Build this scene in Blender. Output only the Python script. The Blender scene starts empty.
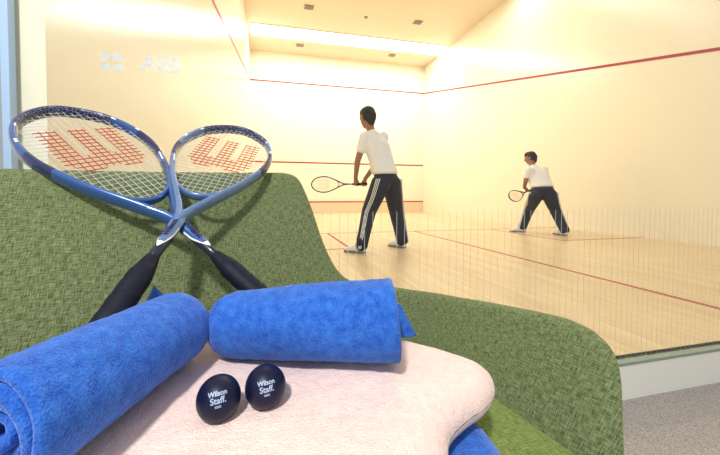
import bpy, bmesh, math, random, time
import numpy as np
T0 = time.time()
from mathutils import Vector, Matrix, noise
random.seed(5)
C = bpy.context.scene.collection
PI = math.pi
# ------------------------------------------------------------------ helpers
def link(name, me, mats, parent=None, smooth=True):
    o = bpy.data.objects.new(name, me); C.objects.link(o)
    for m in (mats if isinstance(mats, (list, tuple)) else [mats]): me.materials.append(m)
    if smooth:
        for p in me.polygons: p.use_smooth = True
    if parent: o.parent = parent
    return o
def obj(name, bm, mats, parent=None, smooth=False):
    me = bpy.data.meshes.new(name); bm.normal_update(); bm.to_mesh(me); bm.free()
    return link(name, me, mats, parent, smooth)
def mesh(name, vs, fs, mats, parent=None, smooth=True, mi=None):
    me = bpy.data.meshes.new(name); me.from_pydata([tuple(v) for v in vs], [], fs); me.update()
    bm = bmesh.new(); bm.from_mesh(me); bmesh.ops.recalc_face_normals(bm, faces=bm.faces) if mi is None else None
    bm.to_mesh(me); bm.free()
    if mi: me.polygons.foreach_set('material_index', mi)
    return link(name, me, mats, parent, smooth)
def box(bm, x0, x1, y0, y1, z0, z1):
    r = bmesh.ops.create_cube(bm, size=1, matrix=Matrix.Translation(((x0+x1)/2, (y0+y1)/2, (z0+z1)/2)) @ Matrix.Diagonal((x1-x0, y1-y0, z1-z0, 1)))
    return r['verts']
def struct(name, *b, m=None, parent=None):
    bm = bmesh.new()
    for q in b: box(bm, *q)
    o = obj(name, bm, m, parent)
    if not parent: o['kind'] = 'structure'
    return o
def tag(o, label, cat, group=None, kind=None):
    o['label'] = label; o['category'] = cat
    if group: o['group'] = group
    if kind: o['kind'] = kind
    return o
def empty(name, loc, label, cat, group=None):
    o = bpy.data.objects.new(name, None); C.objects.link(o); o.location = loc; o.empty_display_size = .05
    return tag(o, label, cat, group)
def loft(name, rings, mats, parent=None, cap=True, closed=False, mi=None):
    n = len(rings[0]); vs = [v for r in rings for v in r]; fs = []; ms = []
    R = len(rings)
    for i in range(R if closed else R-1):
        a = i*n; b = ((i+1) % R)*n
        for j in range(n):
            k = (j+1) % n; fs.append((a+j, a+k, b+k, b+j)); ms.append(mi(i, j) if mi else 0)
    if cap == 'strip':                         # a band: close each end between its two faces
        for b0, fl in ((0, 1), ((R-1)*n, -1)):
            for k in range(n//2-1): fs.append((b0+k, b0+k+1, b0+n-2-k, b0+n-1-k)[::fl]); ms.append(0)
    elif cap and not closed:
        fs.append(tuple(range(n))); fs.append(tuple(range((R-1)*n, R*n))[::-1]); ms += [0, 0]
    me = bpy.data.meshes.new(name); me.from_pydata([tuple(v) for v in vs], [], fs); me.update()
    me.polygons.foreach_set('material_index', ms)
    bm = bmesh.new(); bm.from_mesh(me); bmesh.ops.recalc_face_normals(bm, faces=bm.faces); bm.to_mesh(me); bm.free()
    return link(name, me, mats, parent)
def tube_rings(pts, r, n=8):
    pts = [Vector(p) for p in pts]; rs = []; up = None
    for i, p in enumerate(pts):
        t = (pts[min(i+1, len(pts)-1)]-pts[max(i-1, 0)]).normalized()
        if up is None: up = t.orthogonal().normalized()
        up = (up - t*up.dot(t)).normalized(); s = t.cross(up)
        rr = r[i] if isinstance(r, (list, tuple)) else r
        rs.append([p + (up*math.cos(a)+s*math.sin(a))*rr for a in [2*PI*k/n for k in range(n)]])
    return rs
def cr(P, s):
    i = int(min(max(math.floor(s), 0), len(P)-2)); t = s-i
    b = Vector(P[i]); c = Vector(P[i+1]); a = Vector(P[i-1]) if i > 0 else 2*b-c; d = Vector(P[i+2]) if i+2 < len(P) else 2*c-b
    return .5*((2*b)+(c-a)*t+(2*a-5*b+4*c-d)*t*t+(-a+3*b-3*c+d)*t**3)
def fbm(p, f, o=3):
    v = 0; a = 1
    for _ in range(o):
        v += a*noise.noise(Vector(p)*f); a *= .5; f *= 2.1
    return v
# ------------------------------------------------------------------ materials
def nt(name):
    m = bpy.data.materials.new(name); m.use_nodes = True; n = m.node_tree.nodes; l = m.node_tree.links
    return m, n, l, n['Principled BSDF']
def mat(name, col, rough=.5, metal=0., spec=.5, coat=0., bump=None, emis=None, var=None):
    m, n, l, b = nt(name)
    b.inputs['Base Color'].default_value = (*col, 1); b.inputs['Roughness'].default_value = rough
    b.inputs['Metallic'].default_value = metal; b.inputs['Specular IOR Level'].default_value = spec
    b.inputs['Coat Weight'].default_value = coat; b.inputs['Coat Roughness'].default_value = .08
    if emis: b.inputs['Emission Color'].default_value = (*emis[0], 1); b.inputs['Emission Strength'].default_value = emis[1]
    tc = n.new('ShaderNodeTexCoord')
    if var:                                    # (scale, amount): gentle mottling of the colour itself
        nz = n.new('ShaderNodeTexNoise'); nz.inputs['Scale'].default_value = var[0]; nz.inputs['Detail'].default_value = 4
        mx = n.new('ShaderNodeMix'); mx.data_type = 'RGBA'
        mx.inputs['A'].default_value = (*[c*(1-var[1]) for c in col], 1); mx.inputs['B'].default_value = (*[min(1, c*(1+var[1])) for c in col], 1)
        l.new(tc.outputs['Object'], nz.inputs['Vector']); l.new(nz.outputs['Fac'], mx.inputs['Factor']); l.new(mx.outputs['Result'], b.inputs['Base Color'])
    if bump:
        nb = n.new('ShaderNodeTexNoise'); nb.inputs['Scale'].default_value = bump[0]; nb.inputs['Detail'].default_value = 3
        bp = n.new('ShaderNodeBump'); bp.inputs['Strength'].default_value = bump[1]; bp.inputs['Distance'].default_value = bump[2]
        l.new(tc.outputs['Object'], nb.inputs['Vector']); l.new(nb.outputs['Fac'], bp.inputs['Height']); l.new(bp.outputs['Normal'], b.inputs['Normal'])
    return m
def terry(name, col, dark, scale=520, sheen=.6):
    m, n, l, b = nt(name); b.inputs['Roughness'].default_value = .95; b.inputs['Specular IOR Level'].default_value = .1
    b.inputs['Sheen Weight'].default_value = sheen; b.inputs['Sheen Roughness'].default_value = .4
    b.inputs['Sheen Tint'].default_value = (*[min(1, c*.6+.35) for c in col], 1)
    tc = n.new('ShaderNodeTexCoord')
    nz = n.new('ShaderNodeTexNoise'); nz.inputs['Scale'].default_value = scale; nz.inputs['Detail'].default_value = 2
    n2 = n.new('ShaderNodeTexNoise'); n2.inputs['Scale'].default_value = 100; n2.inputs['Detail'].default_value = 4
    ad = n.new('ShaderNodeMath'); ad.operation = 'ADD'; ml = n.new('ShaderNodeMath'); ml.operation = 'MULTIPLY'; ml.inputs[1].default_value = .5
    rp = n.new('ShaderNodeValToRGB'); rp.color_ramp.elements[0].position = .30; rp.color_ramp.elements[1].position = .66
    rp.color_ramp.elements[0].color = (*dark, 1); rp.color_ramp.elements[1].color = (*col, 1)
    l.new(tc.outputs['Object'], nz.inputs['Vector']); l.new(tc.outputs['Object'], n2.inputs['Vector'])
    l.new(nz.outputs['Fac'], ad.inputs[0]); l.new(n2.outputs['Fac'], ad.inputs[1]); l.new(ad.outputs[0], ml.inputs[0])
    l.new(ml.outputs[0], rp.inputs['Fac']); l.new(rp.outputs['Color'], b.inputs['Base Color'])
    bp = n.new('ShaderNodeBump'); bp.inputs['Strength'].default_value = .9; bp.inputs['Distance'].default_value = .0035
    l.new(ml.outputs[0], bp.inputs['Height']); l.new(bp.outputs['Normal'], b.inputs['Normal'])
    return m
def weave(name, c0, c1):
    m, n, l, b = nt(name); b.inputs['Roughness'].default_value = .9; b.inputs['Specular IOR Level'].default_value = .15
    b.inputs['Sheen Weight'].default_value = .25; b.inputs['Sheen Tint'].default_value = (.6, .7, .3, 1)
    uv = n.new('ShaderNodeUVMap'); uv.uv_map = 'UVMap'
    outs = []
    for sx, sy in ((1, 8), (8, 1)):            # slub threads running along and across
        mp = n.new('ShaderNodeMapping'); mp.inputs['Scale'].default_value = (84*sx, 84*sy, 1)
        nz = n.new('ShaderNodeTexNoise'); nz.inputs['Scale'].default_value = 1; nz.inputs['Detail'].default_value = 1.5
        l.new(uv.outputs[0], mp.inputs['Vector']); l.new(mp.outputs[0], nz.inputs['Vector']); outs.append(nz.outputs['Fac'])
    ad = n.new('ShaderNodeMath'); ad.operation = 'ADD'; l.new(outs[0], ad.inputs[0]); l.new(outs[1], ad.inputs[1])
    ml = n.new('ShaderNodeMath'); ml.operation = 'MULTIPLY'; ml.inputs[1].default_value = .5; l.new(ad.outputs[0], ml.inputs[0])
    rp = n.new('ShaderNodeValToRGB'); rp.color_ramp.elements[0].position = .36; rp.color_ramp.elements[1].position = .64
    rp.color_ramp.elements[0].color = (*c0, 1); rp.color_ramp.elements[1].color = (*c1, 1)
    l.new(ml.outputs[0], rp.inputs['Fac']); l.new(rp.outputs['Color'], b.inputs['Base Color'])
    wv = []
    for d in ('X', 'Y'):
        w = n.new('ShaderNodeTexWave'); w.bands_direction = d; w.inputs['Scale'].default_value = 190; w.inputs['Distortion'].default_value = 1
        l.new(uv.outputs[0], w.inputs['Vector']); wv.append(w.outputs['Fac'])
    mu = n.new('ShaderNodeMath'); mu.operation = 'MULTIPLY'; l.new(wv[0], mu.inputs[0]); l.new(wv[1], mu.inputs[1])
    a2 = n.new('ShaderNodeMath'); a2.operation = 'ADD'; l.new(mu.outputs[0], a2.inputs[0]); l.new(ml.outputs[0], a2.inputs[1])
    bp = n.new('ShaderNodeBump'); bp.inputs['Strength'].default_value = .7; bp.inputs['Distance'].default_value = .0012
    l.new(a2.outputs[0], bp.inputs['Height']); l.new(bp.outputs['Normal'], b.inputs['Normal'])
    return m
def planks():
    m, n, l, b = nt('maple_boards'); tc = n.new('ShaderNodeTexCoord')
    mp = n.new('ShaderNodeMapping'); mp.inputs['Rotation'].default_value = (0, 0, PI/2)
    br = n.new('ShaderNodeTexBrick'); br.inputs['Scale'].default_value = 1; br.inputs['Brick Width'].default_value = 1.3; br.inputs['Row Height'].default_value = .058
    br.inputs['Mortar Size'].default_value = .0008; br.offset = .37; br.inputs['Bias'].default_value = 0
    br.inputs['Color1'].default_value = (.86, .69, .43, 1); br.inputs['Color2'].default_value = (.77, .59, .35, 1); br.inputs['Mortar'].default_value = (.6, .4, .2, 1)
    l.new(tc.outputs['Object'], mp.inputs['Vector']); l.new(mp.outputs[0], br.inputs['Vector'])
    m2 = n.new('ShaderNodeMapping'); m2.inputs['Scale'].default_value = (9, .8, 1); nz = n.new('ShaderNodeTexNoise'); nz.inputs['Scale'].default_value = 3; nz.inputs['Detail'].default_value = 6
    l.new(tc.outputs['Object'], m2.inputs['Vector']); l.new(m2.outputs[0], nz.inputs['Vector'])
    mx = n.new('ShaderNodeMix'); mx.data_type = 'RGBA'; mx.blend_type = 'MULTIPLY'; mx.inputs['Factor'].default_value = .5
    rp = n.new('ShaderNodeValToRGB'); rp.color_ramp.elements[0].position = .3; rp.color_ramp.elements[0].color = (.72, .66, .58, 1); rp.color_ramp.elements[1].position = .6
    l.new(nz.outputs['Fac'], rp.inputs['Fac']); l.new(br.outputs['Color'], mx.inputs['A']); l.new(rp.outputs['Color'], mx.inputs['B'])
    l.new(mx.outputs['Result'], b.inputs['Base Color']); b.inputs['Roughness'].default_value = .32; b.inputs['Specular IOR Level'].default_value = .35
    return m
def carpet():
    m, n, l, b = nt('loop_carpet'); tc = n.new('ShaderNodeTexCoord'); b.inputs['Roughness'].default_value = 1
    mp = n.new('ShaderNodeMapping'); mp.inputs['Scale'].default_value = (1, 2.4, 1); mp.inputs['Rotation'].default_value = (0, 0, .2)
    vo = n.new('ShaderNodeTexVoronoi'); vo.inputs['Scale'].default_value = 130
    rp = n.new('ShaderNodeValToRGB'); rp.color_ramp.elements[0].color = (.66, .62, .58, 1); rp.color_ramp.elements[1].color = (.36, .32, .30, 1); rp.color_ramp.elements[1].position = .75
    l.new(tc.outputs['Object'], mp.inputs['Vector']); l.new(mp.outputs[0], vo.inputs['Vector']); l.new(vo.outputs['Distance'], rp.inputs['Fac']); l.new(rp.outputs['Color'], b.inputs['Base Color'])
    bp = n.new('ShaderNodeBump'); bp.inputs['Strength'].default_value = .6; bp.inputs['Distance'].default_value = .004; bp.invert = True
    l.new(vo.outputs['Distance'], bp.inputs['Height']); l.new(bp.outputs['Normal'], b.inputs['Normal'])
    return m
def glass_mat():
    m, n, l, b = nt('court_glass'); n.remove(b)
    out = n['Material Output']; tr = n.new('ShaderNodeBsdfTransparent'); tr.inputs[0].default_value = (.99, 1, .995, 1)
    gl = n.new('ShaderNodeBsdfGlossy'); gl.inputs['Roughness'].default_value = .01; fr = n.new('ShaderNodeFresnel'); fr.inputs[0].default_value = 1.35; ge = n.new('ShaderNodeNewGeometry'); iv = n.new('ShaderNodeMath'); iv.operation = 'SUBTRACT'; iv.inputs[0].default_value = 1; mf = n.new('ShaderNodeMath'); mf.operation = 'MULTIPLY'; l.new(ge.outputs['Backfacing'], iv.inputs[1]); l.new(fr.outputs[0], mf.inputs[0]); l.new(iv.outputs[0], mf.inputs[1])
    mx = n.new('ShaderNodeMixShader'); l.new(mf.outputs[0], mx.inputs[0]); l.new(tr.outputs[0], mx.inputs[1]); l.new(gl.outputs[0], mx.inputs[2]); l.new(mx.outputs[0], out.inputs[0])
    return m
def film(name, col, a):
    m, n, l, b = nt(name); b.inputs['Base Color'].default_value = (*col, 1); b.inputs['Roughness'].default_value = .6; b.inputs['Alpha'].default_value = a
    return m
def rim_pattern():
    m, n, l, b = nt('frame_lettering_navy'); tc = n.new('ShaderNodeTexCoord'); vo = n.new('ShaderNodeTexVoronoi'); vo.feature = 'DISTANCE_TO_EDGE'; vo.inputs['Scale'].default_value = 150
    rp = n.new('ShaderNodeValToRGB'); rp.color_ramp.elements[0].color = (.36, .42, .58, 1); rp.color_ramp.elements[0].position = .012; rp.color_ramp.elements[1].color = (.012, .02, .07, 1); rp.color_ramp.elements[1].position = .05
    l.new(tc.outputs['Object'], vo.inputs['Vector']); l.new(vo.outputs['Distance'], rp.inputs['Fac']); l.new(rp.outputs['Color'], b.inputs['Base Color']); b.inputs['Roughness'].default_value = .3
    return m
M = {}
M['wall'] = mat('cream_wall_plaster', (.92, .86, .69), .22, spec=.6, var=(.6, .02))
M['front'] = mat('pale_front_wall_plaster', (.95, .905, .73), .35, spec=.35, var=(.6, .02))
M['ceil'] = mat('warm_ceiling_paint', (.88, .73, .56), .6)
M['floor'] = planks(); M['carpet'] = carpet(); M['glass'] = glass_mat()
M['red'] = mat('red_court_line', (.42, .025, .03), .5); M['tin'] = mat('tin_panel_blush', (.88, .66, .47), .45)
M['white'] = mat('white_painted_step', (.92, .93, .86), .45); M['gallery'] = mat('grey_gallery_wall', (.70, .68, .62), .6)
M['channel'] = mat('green_grey_channel', (.28, .36, .30), .35); M['dark'] = mat('black_sealant', (.03, .03, .03), .5)
M['aqua'] = mat('pale_blue_jamb_strip', (.42, .60, .84), .35)
M['lamp'] = mat('lit_tube_diffuser', (1, 1, 1), .5, emis=((1, .98, .94), 9))
M['fit'] = mat('grey_ceiling_fitting', (.38, .33, .30), .5)
M['stripe'] = film('white_etched_line', (.74, .72, .66), .6); M['decal'] = film('pale_blue_decal', (.45, .68, .95), .24)
M['green'] = weave('green_woven_upholstery', (.058, .086, .030), (.27, .325, .16))
M['seatgreen'] = weave('green_seat_upholstery', (.075, .12, .02), (.26, .34, .10))
M['blue'] = terry('royal_blue_terry', (.050, .20, .70), (.008, .055, .38), 620, .7)
M['pink'] = terry('blush_pink_terry', (.93, .74, .68), (.82, .60, .54), 520, .3)
M['ball'] = mat('navy_rubber', (.004, .006, .030), .42, spec=.3, bump=(900, .15, .0004)); M['print'] = mat('pale_blue_print', (.36, .46, .66), .5)
M['steel'] = mat('steel_blue_lacquer', (.04, .12, .38), .2, metal=.35, coat=.7); M['navy'] = mat('navy_lacquer', (.012, .022, .10), .2, coat=.6)
M['silver'] = mat('silver_blue_lacquer', (.13, .24, .47), .22, metal=.4, coat=.7); M['wht'] = mat('white_lacquer', (.85, .87, .9), .3)
M['pattern'] = rim_pattern(); M['black'] = mat('black_carbon', (.012, .014, .03), .3, coat=.3)
M['grip'] = mat('black_grip_wrap', (.004, .006, .018), .6, spec=.25, bump=(500, .3, .0005)); M['faded'] = mat('faded_inked_string', (.55, .40, .34), .5); M['string'] = mat('white_string', (.66, .66, .65), .4); M['redstring'] = mat('red_inked_string', (.50, .004, .025), .45)
M['skin'] = mat('brown_skin', (.36, .17, .09), .55); M['hair'] = mat('black_hair', (.012, .010, .011), .6, bump=(60, .6, .01))
M['tee'] = mat('white_cotton', (.93, .93, .91), .85, bump=(9, .5, .03)); M['pants'] = mat('navy_track_fabric', (.010, .013, .034), .7, bump=(8, .5, .03))
M['shoe'] = mat('white_shoe_leather', (.82, .80, .78), .5); M['sole'] = mat('grey_rubber_sole', (.20, .20, .22), .7); M['eye'] = mat('dark_eye', (.02, .015, .01), .2); M['lip'] = mat('lip', (.35, .10, .07), .5)
M['metal'] = mat('brushed_steel', (.55, .55, .56), .3, metal=1)
# ------------------------------------------------------------------ court shell
W, D, H = 6.411, 9.778, 5.539
struct('floor', (0, W, 0, D, -.155, 0), m=M['floor'])
cf = struct('floor', (-4, 7.5, -4.5, -.02, -.2, -.155), m=M['carpet'])
struct('wall_front', (-.3, W+.3, D, D+.2, -.155, H+.2), m=M['front'])
struct('wall_left', (-.25, 0, .03, D, -.155, H+.2), m=M['wall'])
struct('wall_right', (W, W+.25, 0, D, -.155, H+.2), m=M['wall'])
struct('ceiling', (-.25, W+.25, .02, D, H, H+.15), m=M['ceil'])
struct('wall_gallery', (-4, -.073, -.02, .02, -.2, 3.0), m=M['gallery'])
struct('trim_1', (-.073, -.056, -.010, .012, -.155, 3.0), m=M['aqua'])
struct('trim_2', (-.02, W, -.022, 0, -.155, -.012), m=M['white'])
struct('trim_3', (-.02, W, -.026, .014, -.012, 0), m=M['channel'])
t = struct('trim_4', (-.02, W, .014, .020, 0, .004), m=M['dark'])
# tin along the front wall, cut line, out lines, floor lines
tin = struct('tin_board', (.002, W-.002, D-.03, D-.002, .001, .39), m=M['tin']); del tin['kind']
tag(tin, 'blush tin board along the foot of the front wall with red top edge', 'tin')
struct('top_strip', (.002, W-.002, D-.034, D-.002, .39, .43), m=M['red'], parent=tin)
struct('trim_5', (0, W, D-.006, D, 1.775, 1.82), m=M['red'])
struct('trim_6', (0, W, D-.006, D, 4.527, 4.572), m=M['red'])
def sloped(name, x0, x1):
    z0, z1 = 4.527, 2.12; h = .045; y0, y1 = D-.006, .03
    vs = [(x, y, z+dz) for x in (x0, x1) for y, z in ((y0, z0), (y1, z1)) for dz in (0, h)]
    mesh(name, vs, [(0, 1, 3, 2), (4, 6, 7, 5), (0, 4, 5, 1), (2, 3, 7, 6), (0, 2, 6, 4), (1, 5, 7, 3)], M['red'], smooth=False)['kind'] = 'structure'
sloped('trim_7', 0, .005); sloped('trim_8', W-.005, W)
YS, YB, BW = 4.194, 2.694, 1.581; lw = .022; e = .0012
struct('trim_9', (0, W, YS-lw, YS+lw, 0, e), m=M['red'])
struct('trim_10', (W/2-lw, W/2+lw, .02, YS-lw, 0, e), m=M['red'])
struct('trim_11', (BW-lw, BW+lw, YB, YS-lw, 0, e), (0, BW-lw, YB-lw, YB+lw, 0, e), m=M['red'])
struct('trim_12', (W-BW-lw, W-BW+lw, YB, YS-lw, 0, e), (W-BW+lw, W, YB-lw, YB+lw, 0, e), m=M['red'])
# glass back wall with its etched vertical lines
gw = struct('wall_glass', (-.055, 3.6, 0, .012, 0, 2.13), (3.604, W, 0, .012, 0, 2.13), m=M['glass'])
bm = bmesh.new(); x = -.04
while x < W-.02:
    box(bm, x-.0008, x+.0008, -.0008, -.0002, .002, .619); x += .02824
o = obj('etched_line', bm, M['stripe'], gw); o['label'] = 'thin white vertical lines on the lower glass'
def text_mesh(s, size, mt, name, parent, mx, ext=.0, bold=0., center=True):
    cu = bpy.data.curves.new('t', 'FONT'); cu.body = s; cu.size = size; cu.extrude = ext; cu.offset = bold; cu.resolution_u = 4
    cu.align_x = 'CENTER' if center else 'LEFT'; cu.align_y = 'CENTER'
    to = bpy.data.objects.new('t', cu); C.objects.link(to); dg = bpy.context.evaluated_depsgraph_get(); dg.update()
    me = bpy.data.meshes.new_from_object(to.evaluated_get(dg)); bpy.data.objects.remove(to)
    me.materials.clear(); f = mx if callable(mx) else (lambda v: mx @ v)
    if callable(mx):
        bm = bmesh.new(); bm.from_mesh(me); bmesh.ops.triangulate(bm, faces=bm.faces); bmesh.ops.subdivide_edges(bm, edges=[q for q in bm.edges if q.calc_length() > size*.2], cuts=2); bm.to_mesh(me); bm.free()
    for v in me.vertices: v.co = f(v.co.copy())
    me.name = name
    return link(name, me, mt, parent, smooth=False)
fr = Matrix.Translation((.292, -.001, 1.038)) @ Matrix.Rotation(PI/2, 4, 'X')
o = text_mesh('ASB', .062, M['decal'], 'faded_lettering', gw, fr, .0003, .0016); o['label'] = 'faint pale blue letters ASB on the glass'
bm = bmesh.new()
for i in range(2):
    for j in range(2):
        cx = .155+i*.030; cz = 1.020+j*.028
        bmesh.ops.create_cone(bm, cap_ends=True, segments=16, radius1=.0125, radius2=.0125, depth=.0006, matrix=Matrix.Translation((cx, -.0008, cz)) @ Matrix.Rotation(PI/2, 4, 'X') @ Matrix.Diagonal((1.05, .85, 1, 1)))
o = obj('faded_emblem', bm, M['decal'], gw); o['label'] = 'faint pale blue four-lobed emblem beside the letters'
# ceiling luminaires
def lamp_row(y, n=4, w=.62, label='', grp='ceiling light fittings'):
    L = (W-.16)/n
    for i in range(n):
        x0 = .08+i*L
        lab = label % ('leftmost', 'second from left', 'third from left', 'rightmost')[i]
        t = empty('ceiling_light', ((x0+L/2), y, H), lab, 'ceiling light', grp)
        bm = bmesh.new(); box(bm, -L/2+.01, L/2-.01, -w/2, w/2, -.03, 0); obj('housing', bm, M['white'], t)
        bm = bmesh.new(); box(bm, -L/2+.02, L/2-.02, -w/2+.02, w/2-.02, -.05, -.03); obj('diffuser', bm, M['lamp'], t)
lamp_row(8.38, label='%s lamp of the bright row on the court ceiling')
for i, (x, y, lab) in enumerate(((1.63, 7.02, 'grey ceiling vent left of centre, nearer than the light row'), (4.71, 7.03, 'grey ceiling vent right of centre, nearer than the light row'), (1.60, 9.08, 'grey ceiling vent at left, between light row and front wall'), (4.80, 9.08, 'grey ceiling vent at right, between light row and front wall'))):
    t = empty('ceiling_vent', (x, y, H), lab, 'ceiling vent', 'ceiling vents')
    bm = bmesh.new(); box(bm, -.12, .12, -.09, .09, -.02, 0); obj('frame', bm, M['fit'], t)
    bm = bmesh.new()
    for k in range(5): box(bm, -.10, .10, -.075+k*.032, -.060+k*.032, -.028, -.02)
    obj('louvre', bm, M['fit'], t)
t = empty('smoke_detector', (3.21, 7.12, H), 'tiny grey detector on the court ceiling between the two nearer vents', 'smoke detector')
bm = bmesh.new(); bmesh.ops.create_cone(bm, cap_ends=True, segments=20, radius1=.035, radius2=.05, depth=.04, matrix=Matrix.Translation((0, 0, -.02))); obj('body', bm, M['fit'], t)
print('T', round(time.time()-T0,1))
# ------------------------------------------------------------------ lounge chair
Lc = [(-.6,-.82),(-.3,-.70),(0,-.58),(.2,-.49),(.4,-.405),(.58,-.325),(.72,-.27),(.84,-.25),(.93,-.29),(.98,-.38),(1.0,-.48),(1.03,-.6),(1.07,-.72)]
Tc = [(-.6,-.69),(-.3,-.56),(0,-.43),(.19,-.342),(.385,-.258),(.565,-.180),(.73,-.115),(.90,-.08),(1.06,-.13),(1.15,-.28),(1.2,-.40),(1.24,-.56),(1.28,-.70)]
def S(s, z):
    a = (z-.40)/.315; l = cr(Lc, s); q = l+(cr(Tc, s)-l)*a; return Vector((q.x, q.y, z))
def Sn(s, z):
    n = (S(s+.01, z)-S(s-.01, z)).cross(S(s, z+.002)-S(s, z-.002)).normalized()
    return n                                   # towards the sitter
OUT = [(0.0, 0.23), (0.0, 0.62), (0.03, 0.66), (0.12, 0.69), (0.3, 0.7081), (1.2, 0.7111), (2.8591, 0.7141), (3.2015, 0.7151), (3.7497, 0.7177), (4.5037, 0.7231), (5.1139, 0.7279), (5.349, 0.7287), (5.5074, 0.7217), (5.601, 0.7063), (5.6752, 0.6801), (5.7503, 0.6491), (5.8378, 0.6065), (5.9198, 0.5649), (6.0119, 0.5311), (6.1226, 0.5001), (6.2681, 0.4758), (6.4859, 0.4584), (6.8748, 0.4467), (7.463, 0.4409), (8.0157, 0.4386), (8.8897, 0.4463), (9.7543, 0.4583), (10.2683, 0.4658), (10.586, 0.47), (10.798, 0.4694), (10.9535, 0.4655), (11.0413, 0.4602), (11.1314, 0.4528), (11.2137, 0.4406), (11.2829, 0.4247), (11.3536, 0.4016), (11.4352, 0.3731), (11.5353, 0.338), (11.6498, 0.2981), (11.8, 0.23)]
lounge = empty('lounge_chair', (.4, -.75, -.155), 'green woven lounge chair holding the rackets and towels', 'chair')
org = Vector(lounge.location)
def dense(pts, step):
    out = []
    for i in range(len(pts)-1):
        a, b = pts[i], pts[i+1]; d = (S(*b)-S(*a)).length; k = max(1, int(d/step))
        for j in range(k):
            t = i+j/k; q = cr(pts, t); out.append((q.x, q.y)) if i > 1 else out.append((a[0]+(b[0]-a[0])*j/k, a[1]+(b[1]-a[1])*j/k))
    out.append(pts[-1]); return out
ol = dense(OUT, .007); op = [S(*q) for q in ol]
OPN = np.array([p[:] for p in op]); OA = OPN[:-1]; OD = OPN[1:]-OA; OL = (OD*OD).sum(1)+1e-12
def dist(p, i0):
    p = np.array(p[:]); t = np.clip(((p-OA)*OD).sum(1)/OL, 0, 1); q = p-OA-OD*t[:, None]
    return math.sqrt((q*q).sum(1).min())
TH, RR = .019, .024
rows = [0, .0006, .002, .0045, .008, .012, .016, .020, .026, .036, .05, .07, .10, .14, .19, .25, .32, .40, .50, .6]
vf, vb, uvs = [], [], []
arc = [0]
for i in range(1, len(ol)):                   # running length along the plan curve, for the weave
    arc.append(arc[-1]+(S(ol[i][0], .5)-S(ol[i-1][0], .5)).length)
ZB = .22
for i, (s, z) in enumerate(ol):
    h = z-ZB; last = 0
    for k, d in enumerate(rows):
        zz = z-min(d, 1)*1.0 if k < 9 else z-(.026+(h-.026)*((d-.026)/(.6-.026)) if h > .026 else h)
        zz = max(zz, ZB) if h > 0 else z
        p = S(s, zz); dd = min(dist(p, i), RR) if k else 0
        th = TH*math.sqrt(max(0, 1-(1-dd/RR)**2)); n = Sn(s, zz)
        vf.append(p+n*th-org); vb.append(p-n*th-org); uvs.append((arc[i], zz))
nr = len(rows); N = len(vf); fs = []
for i in range(len(ol)-1):
    for k in range(nr-1):
        a, b, c, d = i*nr+k, (i+1)*nr+k, (i+1)*nr+k+1, i*nr+k+1
        fs.append((a, d, c, b)); fs.append((N+a, N+b, N+c, N+d))
    a, b = i*nr+nr-1, (i+1)*nr+nr-1; fs.append((a, N+a, N+b, b))
me = bpy.data.meshes.new('back_and_arm'); me.from_pydata([tuple(v) for v in vf+vb], [], fs); me.update()
ul = me.uv_layers.new(name='UVMap'); au = uvs+uvs
for lp in me.loops: ul.data[lp.index].uv = au[lp.vertex_index]
bm = bmesh.new(); bm.from_mesh(me); bmesh.ops.remove_doubles(bm, verts=bm.verts, dist=.00005); bmesh.ops.recalc_face_normals(bm, faces=bm.faces); bm.to_mesh(me); bm.free()
link('backrest', me, M['green'], lounge)
def pdist(p, A, D_, L_):
    p = np.array(p[:]); t = np.clip(((p-A)*D_).sum(1)/L_, 0, 1); q = p-A-D_*t[:, None]
    return math.sqrt((q*q).sum(1).min())
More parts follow.
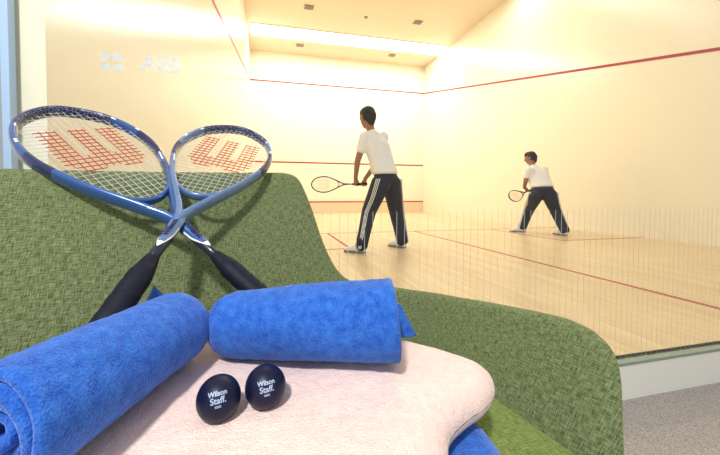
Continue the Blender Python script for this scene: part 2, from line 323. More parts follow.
def pad(name, outline, z0, z1, r, mt, parent=None, origin=Vector((0, 0, 0)), bulge=.0, nz=.0, nf=8., rings=None, step=.012, fine=0, hump=0):
    # a thick soft slab: closed plan outline, rounded all round
    n = len(outline); P = []
    ext = [Vector(q) for q in outline]
    for i in range(n):
        a, b, c, d = ext[i-1], ext[i], ext[(i+1) % n], ext[(i+2) % n]; k = max(2, int((c-b).length/step))
        for j in range(k):
            t = j/k; P.append(.5*((2*b)+(c-a)*t+(2*a-5*b+4*c-d)*t*t+(-a+3*b-3*c+d)*t**3))
    cen = sum(P, Vector((0, 0)))/len(P); m = len(P); PA = np.array([p[:] for p in P]); PD = np.roll(PA, -1, 0)-PA; PL = (PD*PD).sum(1)+1e-12; h = (z1-z0)/2; zm = (z0+z1)/2
    ts = [0, .003, .01, .02, .035, .055, .08, .11, .15] + [.15+(.85)*k/26 for k in range(1, 26)]
    top, bot = [], []
    for t in ts:
        for i in range(m):
            q = P[i]+(cen-P[i])*t; d = pdist(q, PA, PD, PL) if t < .5 else 9
            k = math.sqrt(max(0, 1-(1-min(d, r)/r)**2)); w = nz*fbm((q.x, q.y, zm), nf) if nz else 0
            hh = h*k
            jit = fine*noise.noise(Vector((q.x, q.y, 0))*260) if fine else 0
            top.append(Vector((q.x, q.y, zm+hh+w*k+bulge*(t*(2-t))+jit+(hump*math.exp(-((q.x-.71)**2+(q.y+.60)**2)/.0046) if hump else 0)))-origin); bot.append(Vector((q.x, q.y, zm-hh))-origin)
    V = top+bot; NT = len(top); F = []
    for k in range(len(ts)-1):
        for i in range(m):
            a, b, c, d = k*m+i, k*m+(i+1) % m, (k+1)*m+(i+1) % m, (k+1)*m+i
            F.append((a, b, c, d)); F.append((NT+a, NT+d, NT+c, NT+b))
    k = (len(ts)-1)*m; F.append(tuple(range(k, k+m))); F.append(tuple(NT+q for q in range(k, k+m))[::-1])
    me = bpy.data.meshes.new(name); me.from_pydata([tuple(v) for v in V], [], F); me.update()
    ul = me.uv_layers.new(name='UVMap')
    for lp in me.loops: co = me.vertices[lp.vertex_index].co; ul.data[lp.index].uv = (co.x, co.y)
    bm = bmesh.new(); bm.from_mesh(me); bmesh.ops.remove_doubles(bm, verts=bm.verts, dist=.00002); bmesh.ops.recalc_face_normals(bm, faces=bm.faces); bm.to_mesh(me); bm.free()
    return link(name, me, mt, parent)
seat = [(-.55,-.83),(-.3,-.72),(0,-.60),(.2,-.51),(.4,-.425),(.58,-.345),(.72,-.29),(.83,-.275),(.89,-.32),(.93,-.40),(.945,-.5),(.965,-.62),(1.0,-.75),(1.10,-1.05),(.8,-1.25),(.2,-1.45),(-.35,-1.3)]
pad('seat', seat, .235, .360, .03, M['seatgreen'], lounge, org)
pad('seat_base', [(cx*.9+.04, cy*.9-.085) for cx, cy in seat], .19, .24, .02, M['green'], lounge, org)
for x, y in ((-.2, -.85), (.80, -.48), (.78, -1.08), (-.12, -1.2)):
    rs = tube_rings([Vector((x, y, .20))-org, Vector((x+(x-.3)*.08, y+(y+.85)*.08, -.155))-org], [.016, .010], 16); loft('leg', rs, M['metal'], lounge)
print('T', round(time.time()-T0,1))
# ------------------------------------------------------------------ towels
tb = pad('folded_towel', [(.2,-.60),(.35,-.52),(.6,-.46),(.72,-.485),(.785,-.54),(.815,-.60),(.828,-.655),(.81,-.72),(.72,-.86),(.45,-.93),(.18,-.80),(.12,-.66)], .361, .418, .028, M['blue'], nz=.003, nf=14)
tag(tb, 'royal blue folded towel lying on the seat beneath the pink towel', 'towel', 'folded towels')
tp = pad('folded_towel', [(.15,-.60),(.35,-.52),(.60,-.47),(.70,-.495),(.775,-.54),(.822,-.578),(.850,-.618),(.845,-.645),(.815,-.668),(.785,-.680),(.75,-.70),(.72,-.74),(.62,-.86),(.45,-.92),(.2,-.82),(.1,-.66)], 0.4185, .4705, .034, M['pink'], nz=.0022, nf=16, fine=.0007, bulge=.002, step=.006, hump=.009)
tag(tp, 'blush pink folded towel with two balls on it', 'towel', 'folded towels')
def roll(label, A, B, R, parts, spin=0., taper=1., rnd=1):
    A = Vector(A); B = Vector(B); ax = (B-A); L = ax.length; ax.normalize(); mid = (A+B)/2
    root = empty('rolled_towel', mid, label, 'towel', 'rolled towels')
    side = ax.cross(Vector((0, 0, 1))).normalized(); up = side.cross(ax)
    th = .0094; pitch = .0093; r0 = .0045; turns = (R-th/2-r0)/pitch; nt_ = int(turns*44)
    spin = spin-2*PI*turns; seg = [0, .0008, .002, .004, .0065, .010]; K = 46
    ys = seg+[.01+(L-.02)*k/K for k in range(1, K)]+[L-q for q in seg[::-1]]
    def sec(y, hf):
        o_, i_ = [], []
        for k in range(nt_+1):
            a = 2*PI*turns*k/nt_; rm = r0+pitch*a/(2*PI)
            tip = min(1, (nt_-k)/6)*.999+.001
            for lst, sg in ((o_, 1), (i_, -1)):
                rr = rm+sg*th/2*hf*tip
                ph = spin+a
                q = side*math.cos(ph)+up*math.sin(ph)
                wig = (1+(taper-1)*y/L)*(1-.13*max(0, 1-(y if rnd == 0 else L-y)/.022)**2)+.055*fbm((y*7+mid.x*9, math.cos(ph)*.8, math.sin(ph)*.8+mid.y*3), 1.2, 2)*(rr/R)
                lump = .0011*noise.noise(Vector((y*130, math.cos(ph)*R*130, math.sin(ph)*R*130))) if sg > 0 and k > nt_-48 else 0
                v = q*(rr*wig+lump)
                if v.z < -.044: v.z = -.044-(abs(v.z)-.044)*.25
                endo = (-.006*(1-rm/R)+.0025*math.sin(a*1.3)+.002*math.sin(a*.37+1))*(1 if y > L/2 else -1)*max(0, abs(2*y/L-1)-.7)/.3
                lst.append(v+ax*(y-L/2+endo))
        return o_+i_[::-1]
    rings = []
    for y in ys:
        d = min(y, L-y); hf = math.sqrt(max(.0, 1-(1-min(d, .006)/.006)**2))*.97+.03
        rings.append(sec(y, hf))
    loft('towel_roll', rings, M['blue'], root, cap='strip')
    for nm, quad, t2 in parts:
        q = [Vector(p)-mid for p in quad]; n = (q[1]-q[0]).cross(q[3]-q[0]).normalized(); G = 24; vs = []; 
        for sg in (1, -1):
            for i in range(G+1):
                for j in range(G+1):
                    u, v = i/G, j/G; p = (q[0]*(1-u)+q[1]*u)*(1-v)+(q[3]*(1-u)+q[2]*u)*v
                    ed = min(u, 1-u, v, 1-v)*4; hh = t2/2*math.sqrt(max(0, 1-(1-min(1, ed*1.6))**2))
                    vs.append(p+n*(sg*hh+.0025*fbm(p, 25)))
        F = []; NN = (G+1)**2
        for i in range(G):
            for j in range(G):
                a = i*(G+1)+j; F.append((a, a+1, a+G+2, a+G+1)); F.append((NN+a, NN+a+G+1, NN+a+G+2, NN+a+1))
        mesh(nm, vs, F, M['blue'], root)
    return root
roll('royal blue rolled towel at the left, pointing towards the viewer', (.414, -.722, .521), (.484, -.546, .516), .048,
     [('loose_corner', [(.405, -.52, .475), (.50, -.52, .475), (.462, -.484, .512), (.419, -.457, .541)], .014)], spin=-1.5)
roll('shorter royal blue rolled towel lying across the pink towel behind the balls', (.5275, -.5405, .5065), (.7295, -.6265, .5295), .0455,
     [('loose_end', [(.58, -.53, .520), (.768, -.548, .519), (.790, -.556, .474), (.60, -.495, .468)], .014)], spin=-2.0, taper=1.16, rnd=0)
print('T', round(time.time()-T0,1))
# ------------------------------------------------------------------ squash balls
CAM = Vector((.585, -.948, .675))
def ball(c, label, rz, tilt):
    c = Vector(c); root = empty('squash_ball', c, label, 'ball', 'squash balls')
    bm = bmesh.new(); bmesh.ops.create_uvsphere(bm, u_segments=48, v_segments=32, radius=.0193); obj('rubber_shell', bm, M['ball'], root, True)
    f = Matrix.Rotation(rz, 3, 'Z') @ Matrix.Rotation(tilt, 3, 'X')
    def wrap(dx, dz, rot):
        def g(v):
            a = v.x*math.cos(rot)-v.y*math.sin(rot)+dx; b = v.x*math.sin(rot)+v.y*math.cos(rot)+dz
            lon, lat = a/.0193, b/.0193
            return f @ (Vector((math.sin(lon)*math.cos(lat), -math.cos(lon)*math.cos(lat), math.sin(lat)))*(.01942+v.z*.2))
        return g
    text_mesh('Wilson', .0056, M['print'], 'wordmark', root, wrap(0, .0045, .10), 0, .00016)
    text_mesh('Staff.', .0068, M['print'], 'wordmark', root, wrap(.0006, -.0009, .10), 0, .00016)
    text_mesh('xxx', .0036, M['print'], 'wordmark', root, wrap(.0006, -.0052, .10), 0, .0001)
ball((.5402, -.6600, .4898), 'dark navy squash ball with white lettering, the left and nearer of two', -.02+.1, -.50)
ball((.5815, -.6520, .4900), 'dark navy squash ball with white lettering, the right one nearer the short roll', .05, -.45)
print('T', round(time.time()-T0,1))
# ------------------------------------------------------------------ rackets
SW = [0, .010, .033, .072, .0995, .1005, .078, .038, 0]; SY = [.265, .30, .345, .42, .50, .57, .635, .672, .685]
def hoop():
    pts = list(zip(SW, SY))+[(-a, b) for a, b in list(zip(SW, SY))[-2:0:-1]]+[(0, SY[0])]
    out = []
    for i in range(len(pts)-1):
        b, c = pts[i], pts[i+1]; a = pts[i-1] if i else (0, SY[0]-.02); d = pts[i+2] if i+2 < len(pts) else (0, SY[0]-.02)
        for k in range(12):
            t = k/12; out.append(tuple(.5*((2*b[j])+(c[j]-a[j])*t+(2*a[j]-5*b[j]+4*c[j]-d[j])*t*t+(-a[j]+3*b[j]-3*c[j]+d[j])*t**3) for j in (0, 1)))
    out.append(pts[-1]); return out
HP = hoop()
def inside(x, y):
    c = False; n = len(HP)
    for i in range(n-1):
        (x1, y1), (x2, y2) = HP[i], HP[i+1]
        if (y1 > y) != (y2 > y) and x < (x2-x1)*(y-y1)/(y2-y1)+x1: c = not c
    yb = .347+.026*(x/.045)**2
    return c and y > yb
def inW(x, y):
    a = abs(x)
    if not (.458 < y < .603): return False
    if a < .0155: return y > .466-(.0)+ (0 if a > .006 else .0)
    if a < .0345: return y < .508 and y > .458+.0
    if a < .069: return y > .458+max(0, a-.045)*1.3
    return False
def racket(label, MW, O, main, dark, arm, ink='redstring', group='rackets'):
    root = empty('squash_racket', O, label, 'racket', group)
    root.rotation_mode = 'QUATERNION'; root.rotation_quaternion = Matrix(MW).to_quaternion()
    n = len(HP); rings = []; S_ = 14
    for i, (x, y) in enumerate(HP):
        a = HP[max(i-1, 0)]; b = HP[min(i+1, n-1)]; t = Vector((b[0]-a[0], b[1]-a[1])).normalized(); nn = Vector((t.y, -t.x))
        hb = .0122 if y > .33 else .0115+.001*(1-(y-.265)/.065); ha = .0060 if y > .36 else .0058+.0018*(.36-y)/.1
        ring = []
        for k in range(S_):
            th = 2*PI*k/S_; cs, sn = math.cos(th), math.sin(th)
            u = ha*math.copysign(abs(cs)**.75, cs); v = hb*math.copysign(abs(sn)**.85, sn)
            ring.append(Vector((x+nn.x*u, y+nn.y*u, v)))
        rings.append(ring)
    def mi(i, j):
        y = HP[min(i, n-1)][1]; x = HP[min(i, n-1)][0]; th = (j+.5)/S_
        inner = .25 < th < .75
        if y > .63: return 3 if inner else 1
        if .56 < y <= .63: return 4 if (y < .572 and j == 3) or (y > .62 and j == 4) else 0
        if .47 < y <= .56: return 1 if x > 0 else (1 if y < .53 else 0)
        if .44 < y <= .47: return 4 if j == 4 else 0
        if y < .40: return 2
        return 3 if (inner and x > 0) else 0
    loft('frame', rings, [main, dark, arm, M['pattern'], M['wht']], root, mi=mi)
    bp = [(x*.0448/10, .347+.026*(x/10)**2, 0) for x in range(-10, 11)]; rr = []
    for i, p in enumerate(bp):
        a = Vector(bp[max(i-1, 0)]); b = Vector(bp[min(i+1, 20)]); t = (b-a).normalized(); nn = Vector((t.y, -t.x, 0))
        rr.append([Vector(p)+nn*(.0045*math.cos(2*PI*k/12))+Vector((0, 0, .0085*math.sin(2*PI*k/12))) for k in range(12)])
    loft('throat_bridge', rr, main, root)
    # shaft: painted tongue, black shaft, grip, cap
    def sec(y, a, b, n_=20): return [Vector((a*math.cos(2*PI*k/n_), y, b*math.sin(2*PI*k/n_))) for k in range(n_)]
    loft('shaft', [sec(y, a, b) for y, a, b in ((.16, .0080, .0085), (.20, .0082, .0088), (.235, .0088, .0092), (.262, .0105, .0098), (.285, .0085, .0098))], M['black'], root)
    tg = []
    for sgn in (1, -1):
        vs = []; F = []; G = 16; mi2 = []
        for i in range(G+1):
            y = .200+(.292-.200)*i/G; wmax = min(1, (i+.15)/6.)**.8
            a, b = .0088+.002*min(1, max(0, (y-.235)/.03)), .0093+.0008*min(1, max(0, (y-.235)/.03))
            if y > .268: a += -.0016*(y-.268)/.024
            for j in range(9):
                ph = PI/2+(j-4)/4*wmax*1.45; vs.append(Vector((math.cos(ph)*(a+.0008), y, sgn*math.sin(ph)*(b+.0008))))
        for i in range(G):
            for j in range(8):
                F.append((i*9+j, i*9+j+1, (i+1)*9+j+1, (i+1)*9+j)); mi2.append(1 if (j in (0, 7) and i < 9) or i < 2 else 0)
        mesh('painted_tongue', vs, F, [arm, M['wht']], root, mi=mi2)
    gr = []
    for k in range(130):
        y = -.0+k*.185/129; base = 1 if y < .150 else 1-.42*min(1, (y-.150)/.035)
        ring = []
        for j in range(20):
            a = 2*PI*j/20; ph = (y/.024+j/20) % 1; rid = 1+.045*(ph-.5) if y < .17 else 1
            fl = 1+.10*max(0, 1-y/.02)
            ring.append(Vector((.0165*base*rid*fl*math.cos(a), y, .0148*base*rid*fl*math.sin(a))))
        gr.append(ring)
    loft('grip', gr, M['grip'], root)
    loft('butt_cap', [sec(-.004, .010, .009), sec(-.003, .015, .0135), sec(.002, .0183, .0165)], M['black'], root)
    # bumper guard round the tip
    idx = [i for i, p in enumerate(HP) if p[1] > .655]; rr = []
    for i in idx:
        x, y = HP[i]; a = HP[i-1]; b = HP[i+1]; t = Vector((b[0]-a[0], b[1]-a[1])).normalized(); nn = Vector((t.y, -t.x))
        out = nn if nn.dot(Vector((x, y-.5))) > 0 else -nn
        rr.append([Vector((x+out.x*u, y+out.y*u, v)) for u, v in ((.003, .0095), (.0078, .0080), (.0086, 0), (.0078, -.0080), (.003, -.0095), (.0045, 0))])
    loft('bumper_guard', rr, dark, root)
    # strings
    V = []; F = []; MI = []
    def tube(p, q, red):
        p, q = Vector(p), Vector(q); t = (q-p).normalized(); u = Vector((0, 0, 1)); s_ = t.cross(u); b0 = len(V); r = .0009 if red else .00052
        for c in (p, q):
            for k in range(5): V.append(c+(u*math.cos(2*PI*k/5)+s_*math.sin(2*PI*k/5))*r)
        for k in range(5): F.append((b0+k, b0+(k+1) % 5, b0+5+(k+1) % 5, b0+5+k)); MI.append(1 if red else 0)
    def line(fn, t0, t1, z, red_ok=True):
        st = .0023; k = t0; run = None
        while k < t1:
            x, y = fn(k); ins = inside(x, y); rd = ins and inW(x, y)
            if ins:
                if run is None: run = (k-st, rd)
                elif run[1] != rd: tube((*fn(run[0]), z), (*fn(k), z), run[1]); run = (k, rd)
            elif run is not None: tube((*fn(run[0]), z), (*fn(k), z), run[1]); run = None
            k += st
    for i in range(-8, 9): line(lambda t, x=i*.0115: (x, t), .34, .69, .0006)
    for j in range(27): line(lambda t, y=.352+j*.0125: (t, y), -.108, .108, -.0006)
    mesh('string_bed', V, F, [M['string'], M[ink]], root, mi=MI)
    for sx in ((1,)):
        text_mesh('Wilson', .0135, M['navy'], 'wordmark', root, Matrix.Translation((0, .243, .0114)) @ Matrix.Rotation(PI/2, 4, 'Z'), .0003, .0003)
    return root
racket('blue squash racket leaning on the chair back, its larger-looking head at the left', ((.65985, -.70279, .26586), (.70568, .45808, -.54054), (.2581, .54429, .79821)), (.6299, -.5105, .4751), M['steel'], M['navy'], M['steel'])
racket('silver blue squash racket crossing in front, its head at the right', ((.97612, .17827, .12413), (-.0789, .82335, -.56202), (-.20239, .5388, .81776)), (.389, -.6199, .484), M['silver'], M['navy'], M['silver'])
print('T', round(time.time()-T0,1))
# ------------------------------------------------------------------ people
_b = bmesh.new(); bmesh.ops.create_uvsphere(_b, u_segments=14, v_segments=10, radius=1); UV = np.array([v.co[:] for v in _b.verts]); UF = [tuple(v.index for v in f.verts) for f in _b.faces]; _b.free()
def voxel(name, balls, mt, parent, vox, smooth=4, org=Vector((0, 0, 0))):
    # balls: chains of (p, r) merged into one continuous skin
    vs = []; fs = []; n0 = 0; R3 = np.array(ROT.to_3x3())
    for ch in balls:
        for (p, r), (q, s) in zip(ch[:-1], ch[1:]) if len(ch) > 1 else [(ch[0], ch[0])]:
            p, q = Vector(p), Vector(q); L = (q-p).length
            rm = min([min(r) if isinstance(r, tuple) else r, min(s) if isinstance(s, tuple) else s]); k = max(1, int(L/(rm*.35)))
            for j in range(k+1):
                t = j/k; c = p.lerp(q, t)-org
                ra = r if isinstance(r, tuple) else (r, r, r); rb = s if isinstance(s, tuple) else (s, s, s)
                rr = np.array([ra[a]*(1-t)+rb[a]*t for a in range(3)])
                vs.append((UV*rr) @ R3.T+np.array(c)); fs += [tuple(x+n0 for x in f) for f in UF]; n0 += len(UV)
    me = bpy.data.meshes.new(name); me.from_pydata(np.concatenate(vs).tolist(), [], fs); me.update()
    o = link(name, me, mt, parent)
    m = o.modifiers.new('r', 'REMESH'); m.mode = 'VOXEL'; m.voxel_size = vox; m.use_smooth_shade = True
    s = o.modifiers.new('s', 'SMOOTH'); s.iterations = smooth; s.factor = .5
    dg = bpy.context.evaluated_depsgraph_get(); dg.update(); me = bpy.data.meshes.new_from_object(o.evaluated_get(dg)); o.modifiers.clear(); old = o.data; o.data = me; bpy.data.meshes.remove(old)
    for p in me.polygons: p.use_smooth = True
    return o
def V3(t): return Vector(t)
def person(label, J, face, feet, rk, k=1.0, hs=1.0, group='squash players'):
    global ROT
    J = {a: Vector(b) for a, b in J.items()}
    root = empty('person', ((J['ankL'].x+J['ankR'].x)/2, (J['ankL'].y+J['ankR'].y)/2, 0), label, 'person', group); o_ = Vector(root.location)
    hipdir = (J['hipR']-J['hipL']); yaw = math.atan2(hipdir.y, hipdir.x); ROT = Matrix.Rotation(yaw, 4, 'Z')
    fy = math.atan2(face[1], face[0])-PI/2     # head yaw (0 looks to +Y)
    hd = J['head']; RH = Matrix.Rotation(fy, 4, 'Z') @ Matrix.Rotation(face[2], 4, 'X')
    def hp(x, y, z): return hd + (RH @ Vector((x*k*hs, y*k*hs, z*k*hs)))
    up = (J['neck']-J['pelvis']).normalized()
    legs = {}
    body = []
    torso = [(J['pelvis'], (.150*k, .105*k, .09*k)), (J['pelvis'].lerp(J['chest'], .5), (.125*k, .095*k, .09*k)), (J['chest'], (.150*k, .105*k, .10*k)), (J['neck']-up*.07*k, (.10*k, .075*k, .05*k))]
    body.append(torso)
    body.append([(J['neck']-up*.06*k, .055*k), (J['neck'], .052*k), (hp(0, -.01, -.05), .052*k)])
    for s_ in 'LR':
        body.append([(J['chest'].lerp(J['sh'+s_], .4), .07*k), (J['sh'+s_], .055*k)])
        body.append([(J['sh'+s_], .052*k), (J['el'+s_], .037*k), (J['wr'+s_], .026*k)])
        body.append([(J['hip'+s_], .088*k), (J['knee'+s_], .055*k), (J['ank'+s_], .038*k)])
    # hands closed on the grip
    axis = (Vector(rk[0])-Vector(rk[1])).normalized()
    for s_, off in (('L', rk[2]), ('R', rk[3])):
        gpt = Vector(rk[1])+axis*off; w = J['wr'+s_]; palm = gpt+(w-gpt).normalized()*.030*k
        body.append([(w, .026*k), (palm, (.030*k, .030*k, .030*k))])
        u = axis.cross((w-gpt).normalized()).normalized(); v = (gpt-palm).normalized()
        for f in range(4):
            b0 = palm+axis*((f-1.5)*.018*k); ln = (.9, 1., .95, .78)[f]
            body.append([(b0+u*.018*k, .0095*k), (b0+u*.030*k+v*.022*k*ln, .009*k), (b0+u*.020*k+v*.046*k*ln, .0085*k), (b0+v*.052*k*ln-u*.006*k, .008*k)])
        body.append([(palm-u*.012*k, .011*k), (palm-u*.028*k+axis*.022*k+v*.010*k, .010*k), (palm-u*.020*k+axis*.036*k+v*.034*k, .009*k)])
    RS = ROT; 
    bodyh = list(body)
    # head in its own orientation
    def hb(x, y, z, r): return [(hp(x, y, z), r*hs)]
    bodyh += [hb(0, -.008, .022, .088*k), [(hp(0, .020, .015), .082*k*hs), (hp(0, .030, -.045), .062*k*hs), (hp(0, .055, -.085), .036*k*hs)],
              [(hp(0, .088, .02), .012*k), (hp(0, .108, -.018), .015*k)], [(hp(-.02, .084, -.055), .012*k), (hp(.02, .084, -.055), .012*k)],
              [(hp(-.088, -.005, .012), .014*k), (hp(-.088, -.005, -.022), .011*k)], [(hp(.088, -.005, .012), .014*k), (hp(.088, -.005, -.022), .011*k)]]
    b = voxel('body', bodyh, M['skin'], root, .0075, 3, o_)
    hair = [hb(0, -.022, .040, .094*k), hb(0, .02, .066, .074*k), hb(0, -.045, .0, .080*k), hb(0, -.045, -.045, .062*k), hb(0, -.045, -.085, .045*k), hb(-.06, -.03, -.02, .04*k), hb(.06, -.03, -.02, .04*k), hb(-.045, -.02, .02, .056*k), hb(.045, -.02, .02, .056*k)]
    voxel('hair', hair, M['hair'], root, .009, 2, o_)
    for sx in (-1, 1):
        bm = bmesh.new(); bmesh.ops.create_uvsphere(bm, u_segments=12, v_segments=8, radius=.011*k, matrix=Matrix.Translation(hp(sx*.032, .088, .008)-o_)); obj('eye', bm, M['eye'], root, True)
    bm = bmesh.new(); bmesh.ops.create_uvsphere(bm, u_segments=12, v_segments=8, radius=1, matrix=Matrix.Translation(hp(0, .096, -.055)-o_) @ RH @ Matrix.Diagonal((.024*k, .006*k, .006*k, 1))); obj('mouth', bm, M['lip'], root, True)
    # t-shirt with sleeves to mid upper arm, hem below the waist
    tee = [[(J['pelvis']+up*.062, (.185*k, .142*k, .055*k)), (J['pelvis'].lerp(J['chest'], .5), (.172*k, .130*k, .09*k)), (J['chest'], (.185*k, .128*k, .11*k)), (J['neck']-up*.075*k, (.115*k, .085*k, .05*k))],
           [(J['neck']-up*.06*k, .066*k)]]
    for s_ in 'LR':
        m_ = J['sh'+s_].lerp(J['el'+s_], .52)
        tee.append([(J['chest'].lerp(J['sh'+s_], .4), .085*k), (J['sh'+s_], .068*k), (m_, .060*k)])
    voxel('t_shirt', tee, M['tee'], root, .011, 3, o_)
    pants = [[(J['pelvis']-up*.02, (.160*k, .122*k, .09*k)), (J['pelvis']+up*.06, (.156*k, .118*k, .05*k))]]
    for s_ in 'LR':
        a = J['ank'+s_]; kn = J['knee'+s_]; fl = Vector((0, 0, .01))
        pants.append([(J['pelvis'].lerp(J['hip'+s_], .6), .105*k), (J['hip'+s_], .118*k), (kn, .090*k), (kn.lerp(a, .6), .076*k), (a+fl, .074*k)])
    tr = voxel('track_trousers', pants, M['pants'], root, .011, 3, o_)
    for s_, sg in (('L', -1), ('R', 1)):
        hx = hipdir.normalized()*sg; back = Vector((-math.sin(yaw), math.cos(yaw), 0))*-1
        for q in (-1, 0, 1):
            ch = []
            for P_, r in ((J['pelvis'].lerp(J['hip'+s_], 1.0)+Vector((0, 0, .06)), .122*k), (J['hip'+s_].lerp(J['knee'+s_], .5), .112*k), (J['knee'+s_], .102*k), (J['knee'+s_].lerp(J['ank'+s_], .3), .097*k), (J['knee'+s_].lerp(J['ank'+s_], .65), .087*k), (J['ank'+s_]+Vector((0, 0, -.02)), .082*k)):
                a = .55+q*.17; ch.append(P_+(hx*math.cos(a)+back*math.sin(a))*r-o_)
            pts = [cr_v(ch, t/6) for t in range(0, 6*(len(ch)-1)+1)]
            rs = tube_rings(pts, .0048*k, 6); st = loft('side_stripe', rs, M['wht'], tr); st['label'] = 'white side stripe'
    for s_, ft in (('L', feet[0]), ('R', feet[1])):
        a = J['ank'+s_]; d = Vector((ft[0], ft[1], 0)).normalized(); heel = Vector((a.x, a.y, 0))-d*.05*k; toe = heel+d*.26*k; ROT = Matrix.Rotation(math.atan2(d.y, d.x), 4, 'Z')
        sh = voxel('shoe', [[(heel+d*.03+Vector((0, 0, .055)), (.045, .038, .045)), (heel+d*.12+Vector((0, 0, .048)), (.05, .042, .04)), (toe-d*.045+Vector((0, 0, .036)), (.045, .043, .026))]], M['shoe'], root, .007, 3, o_)
        R0 = []
        for zz, gx in ((.0, .0), (.004, .004), (.02, .004), (.024, 0)):
            ring = []
            for j in range(28):
                an = 2*PI*j/28; lx = .135*math.cos(an)*k; wy = (.043+.006*math.cos(an))*math.copysign(abs(math.sin(an))**.8, math.sin(an))*k
                c = (heel+toe)/2; ring.append(c+d*(lx*(1+gx))+Vector((-d.y, d.x, 0))*wy*(1+gx)+Vector((0, 0, zz))-o_)
            R0.append(ring)
        loft('sole', R0, M['sole'], sh)
        for q in range(4):
            c = heel+d*(.125+q*.022)+Vector((0, 0, .088-q*.006)); w_ = Vector((-d.y, d.x, 0))*.02
            loft('lace', tube_rings([c-w_-o_, c+Vector((0, 0, .004))-o_, c+w_-o_], .003, 6), M['wht'], sh)
    return root
def cr_v(P, s):
    i = int(min(max(math.floor(s), 0), len(P)-2)); t = s-i; b = P[i]; c = P[i+1]; a = P[i-1] if i else 2*b-c; d = P[i+2] if i+2 < len(P) else 2*c-b
    return .5*((2*b)+(c-a)*t+(2*a-5*b+4*c-d)*t*t+(-a+3*b-3*c+d)*t**3)
P1 = {'pelvis': (1.9656, 2.4916, 0.8868), 'hipL': (1.885, 2.459, 0.8007), 'hipR': (2.055, 2.5368, 0.8053), 'kneeL': (1.774, 2.5537, .4759), 'kneeR': (2.192, 2.7064, .4507), 'ankL': (1.63, 2.3908, 0.0818), 'ankR': (2.235, 2.6121, 0.0831), 'chest': (1.8735, 2.5502, 1.2521), 'neck': (1.7955, 2.5755, 1.4702), 'head': (1.7669, 2.6062, 1.6147), 'shL': (1.7061, 2.517, 1.3578), 'shR': (1.965, 2.59, 1.380), 'elL': (1.6229, 2.5418, 1.0752), 'elR': (1.9352, 2.7593, 1.0681), 'wrL': (1.6213, 2.6188, 0.8768), 'wrR': (1.7654, 2.6891, 0.87)}
P2 = {'pelvis': (5.1341, 3.3231, 0.7786), 'hipL': (5.0575, 3.3842, 0.6664), 'hipR': (5.2145, 3.2736, 0.6672), 'kneeL': (5.178, 3.643, .4148), 'kneeR': (5.424, 3.352, .4147), 'ankL': (5.0617, 3.6599, 0.0942), 'ankR': (5.362, 3.12, 0.0878), 'chest': (5.1652, 3.477, 1.0228), 'neck': (5.1485, 3.5675, 1.2051), 'head': (5.1567, 3.6101, 1.334), 'shL': (5.0048, 3.497, 1.1064), 'shR': (5.3259, 3.4901, 1.1129), 'elL': (4.9687, 3.5175, 0.9089), 'elR': (5.5, 3.6281, 0.96), 'wrL': (5.0699, 3.6442, 0.8071), 'wrR': (5.33, 3.7107, 0.84)}
person('taller player in white t-shirt standing in mid court, leaning over a racket', P1, (-.45, .9, -.25), ((-.75, .5), (-.5, .8)), ((1.0725, 2.7792, .7977), (1.777, 2.6439, .806), .13, .04))
person('crouching player in white t-shirt farther off near the right wall', P2, (-.6, .8, -.3), ((-.8, .5), (.05, 1)), ((4.735, 3.5714, .6339), (5.3403, 3.6956, .7823), .17, .05), k=.97, hs=.90)
def held(label, tip, butt, face):
    y = (Vector(tip)-Vector(butt)).normalized(); z = Vector(face); z = (z-y*z.dot(y)).normalized(); x = y.cross(z)
    racket(label, Matrix((x, y, z)).transposed(), butt, M['black'], M['navy'], M['black'], 'faded')
held('dark framed racket held by the taller player', (1.0725, 2.7792, .7977), (1.777, 2.6439, .806), (-.1, -1, .35))
held('dark framed racket held by the crouching player', (4.735, 3.5714, .6339), (5.3403, 3.6956, .7823), (-.75, -.72, .08))
print('T', round(time.time()-T0,1))
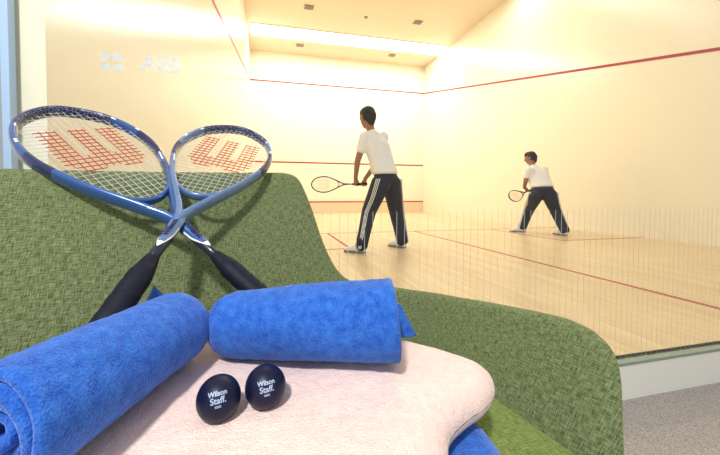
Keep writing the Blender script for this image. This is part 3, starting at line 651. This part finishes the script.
# ------------------------------------------------------------------ lights
def area(name, loc, rot, sx, sy, e, col):
    l = bpy.data.lights.new(name, 'AREA'); l.shape = 'RECTANGLE'; l.size = sx; l.size_y = sy; l.energy = e; l.color = col
    o = bpy.data.objects.new(name, l); C.objects.link(o); o.location = loc; o.rotation_euler = rot; return o
for y, e_ in ((1.6, 22), (4.9, 100)):  # unseen rows without fittings, added to light the floor
    area('court_row_and_fill', (W/2, y, H-.06), (0, 0, 0), 6.0, .4, e_, (1, .985, .93))
area('court_row_and_fill', (W/2, 8.38, H-.08), (0, 0, 0), 6.0, .4, 108, (1, .985, .93))
l = bpy.data.lights.new('gallery_downlight', 'AREA'); l.shape = 'DISK'; l.size = .16; l.energy = 34; l.color = (1, .98, .95)
o = bpy.data.objects.new('gallery_downlight', l); C.objects.link(o); o.location = (.10, -1.55, 1.95)
o.rotation_euler = (Vector((.45, -.45, .5))-o.location).to_track_quat('-Z', 'Y').to_euler()
w = bpy.data.worlds.new('world'); bpy.context.scene.world = w; w.use_nodes = True; w.node_tree.nodes['Background'].inputs[0].default_value = (1, .985, .96, 1); w.node_tree.nodes['Background'].inputs[1].default_value = .62
# ------------------------------------------------------------------ camera
cd = bpy.data.cameras.new('camera'); cam = bpy.data.objects.new('camera', cd); C.objects.link(cam); bpy.context.scene.camera = cam
cd.sensor_width = 36; cd.lens = 303.389/720*36; cd.shift_x = (360-335.745)/720; cd.shift_y = -(227.5-202.402)/720; cd.clip_start = .02
yaw, pitch, rl = .218, -.026, .002
f = Vector((math.sin(yaw)*math.cos(pitch), math.cos(yaw)*math.cos(pitch), math.sin(pitch))); r = Vector((math.cos(yaw), -math.sin(yaw), 0)); u = r.cross(f)
r2 = r*math.cos(rl)+u*math.sin(rl); u2 = -r*math.sin(rl)+u*math.cos(rl)
cam.matrix_world = Matrix(((r2.x, u2.x, -f.x, CAM.x), (r2.y, u2.y, -f.y, CAM.y), (r2.z, u2.z, -f.z, CAM.z), (0, 0, 0, 1)))
vs = bpy.context.scene.view_settings; vs.view_transform = 'Standard'; vs.look = 'None'; vs.gamma = 1; vs.exposure = 0; vs.use_curve_mapping = False
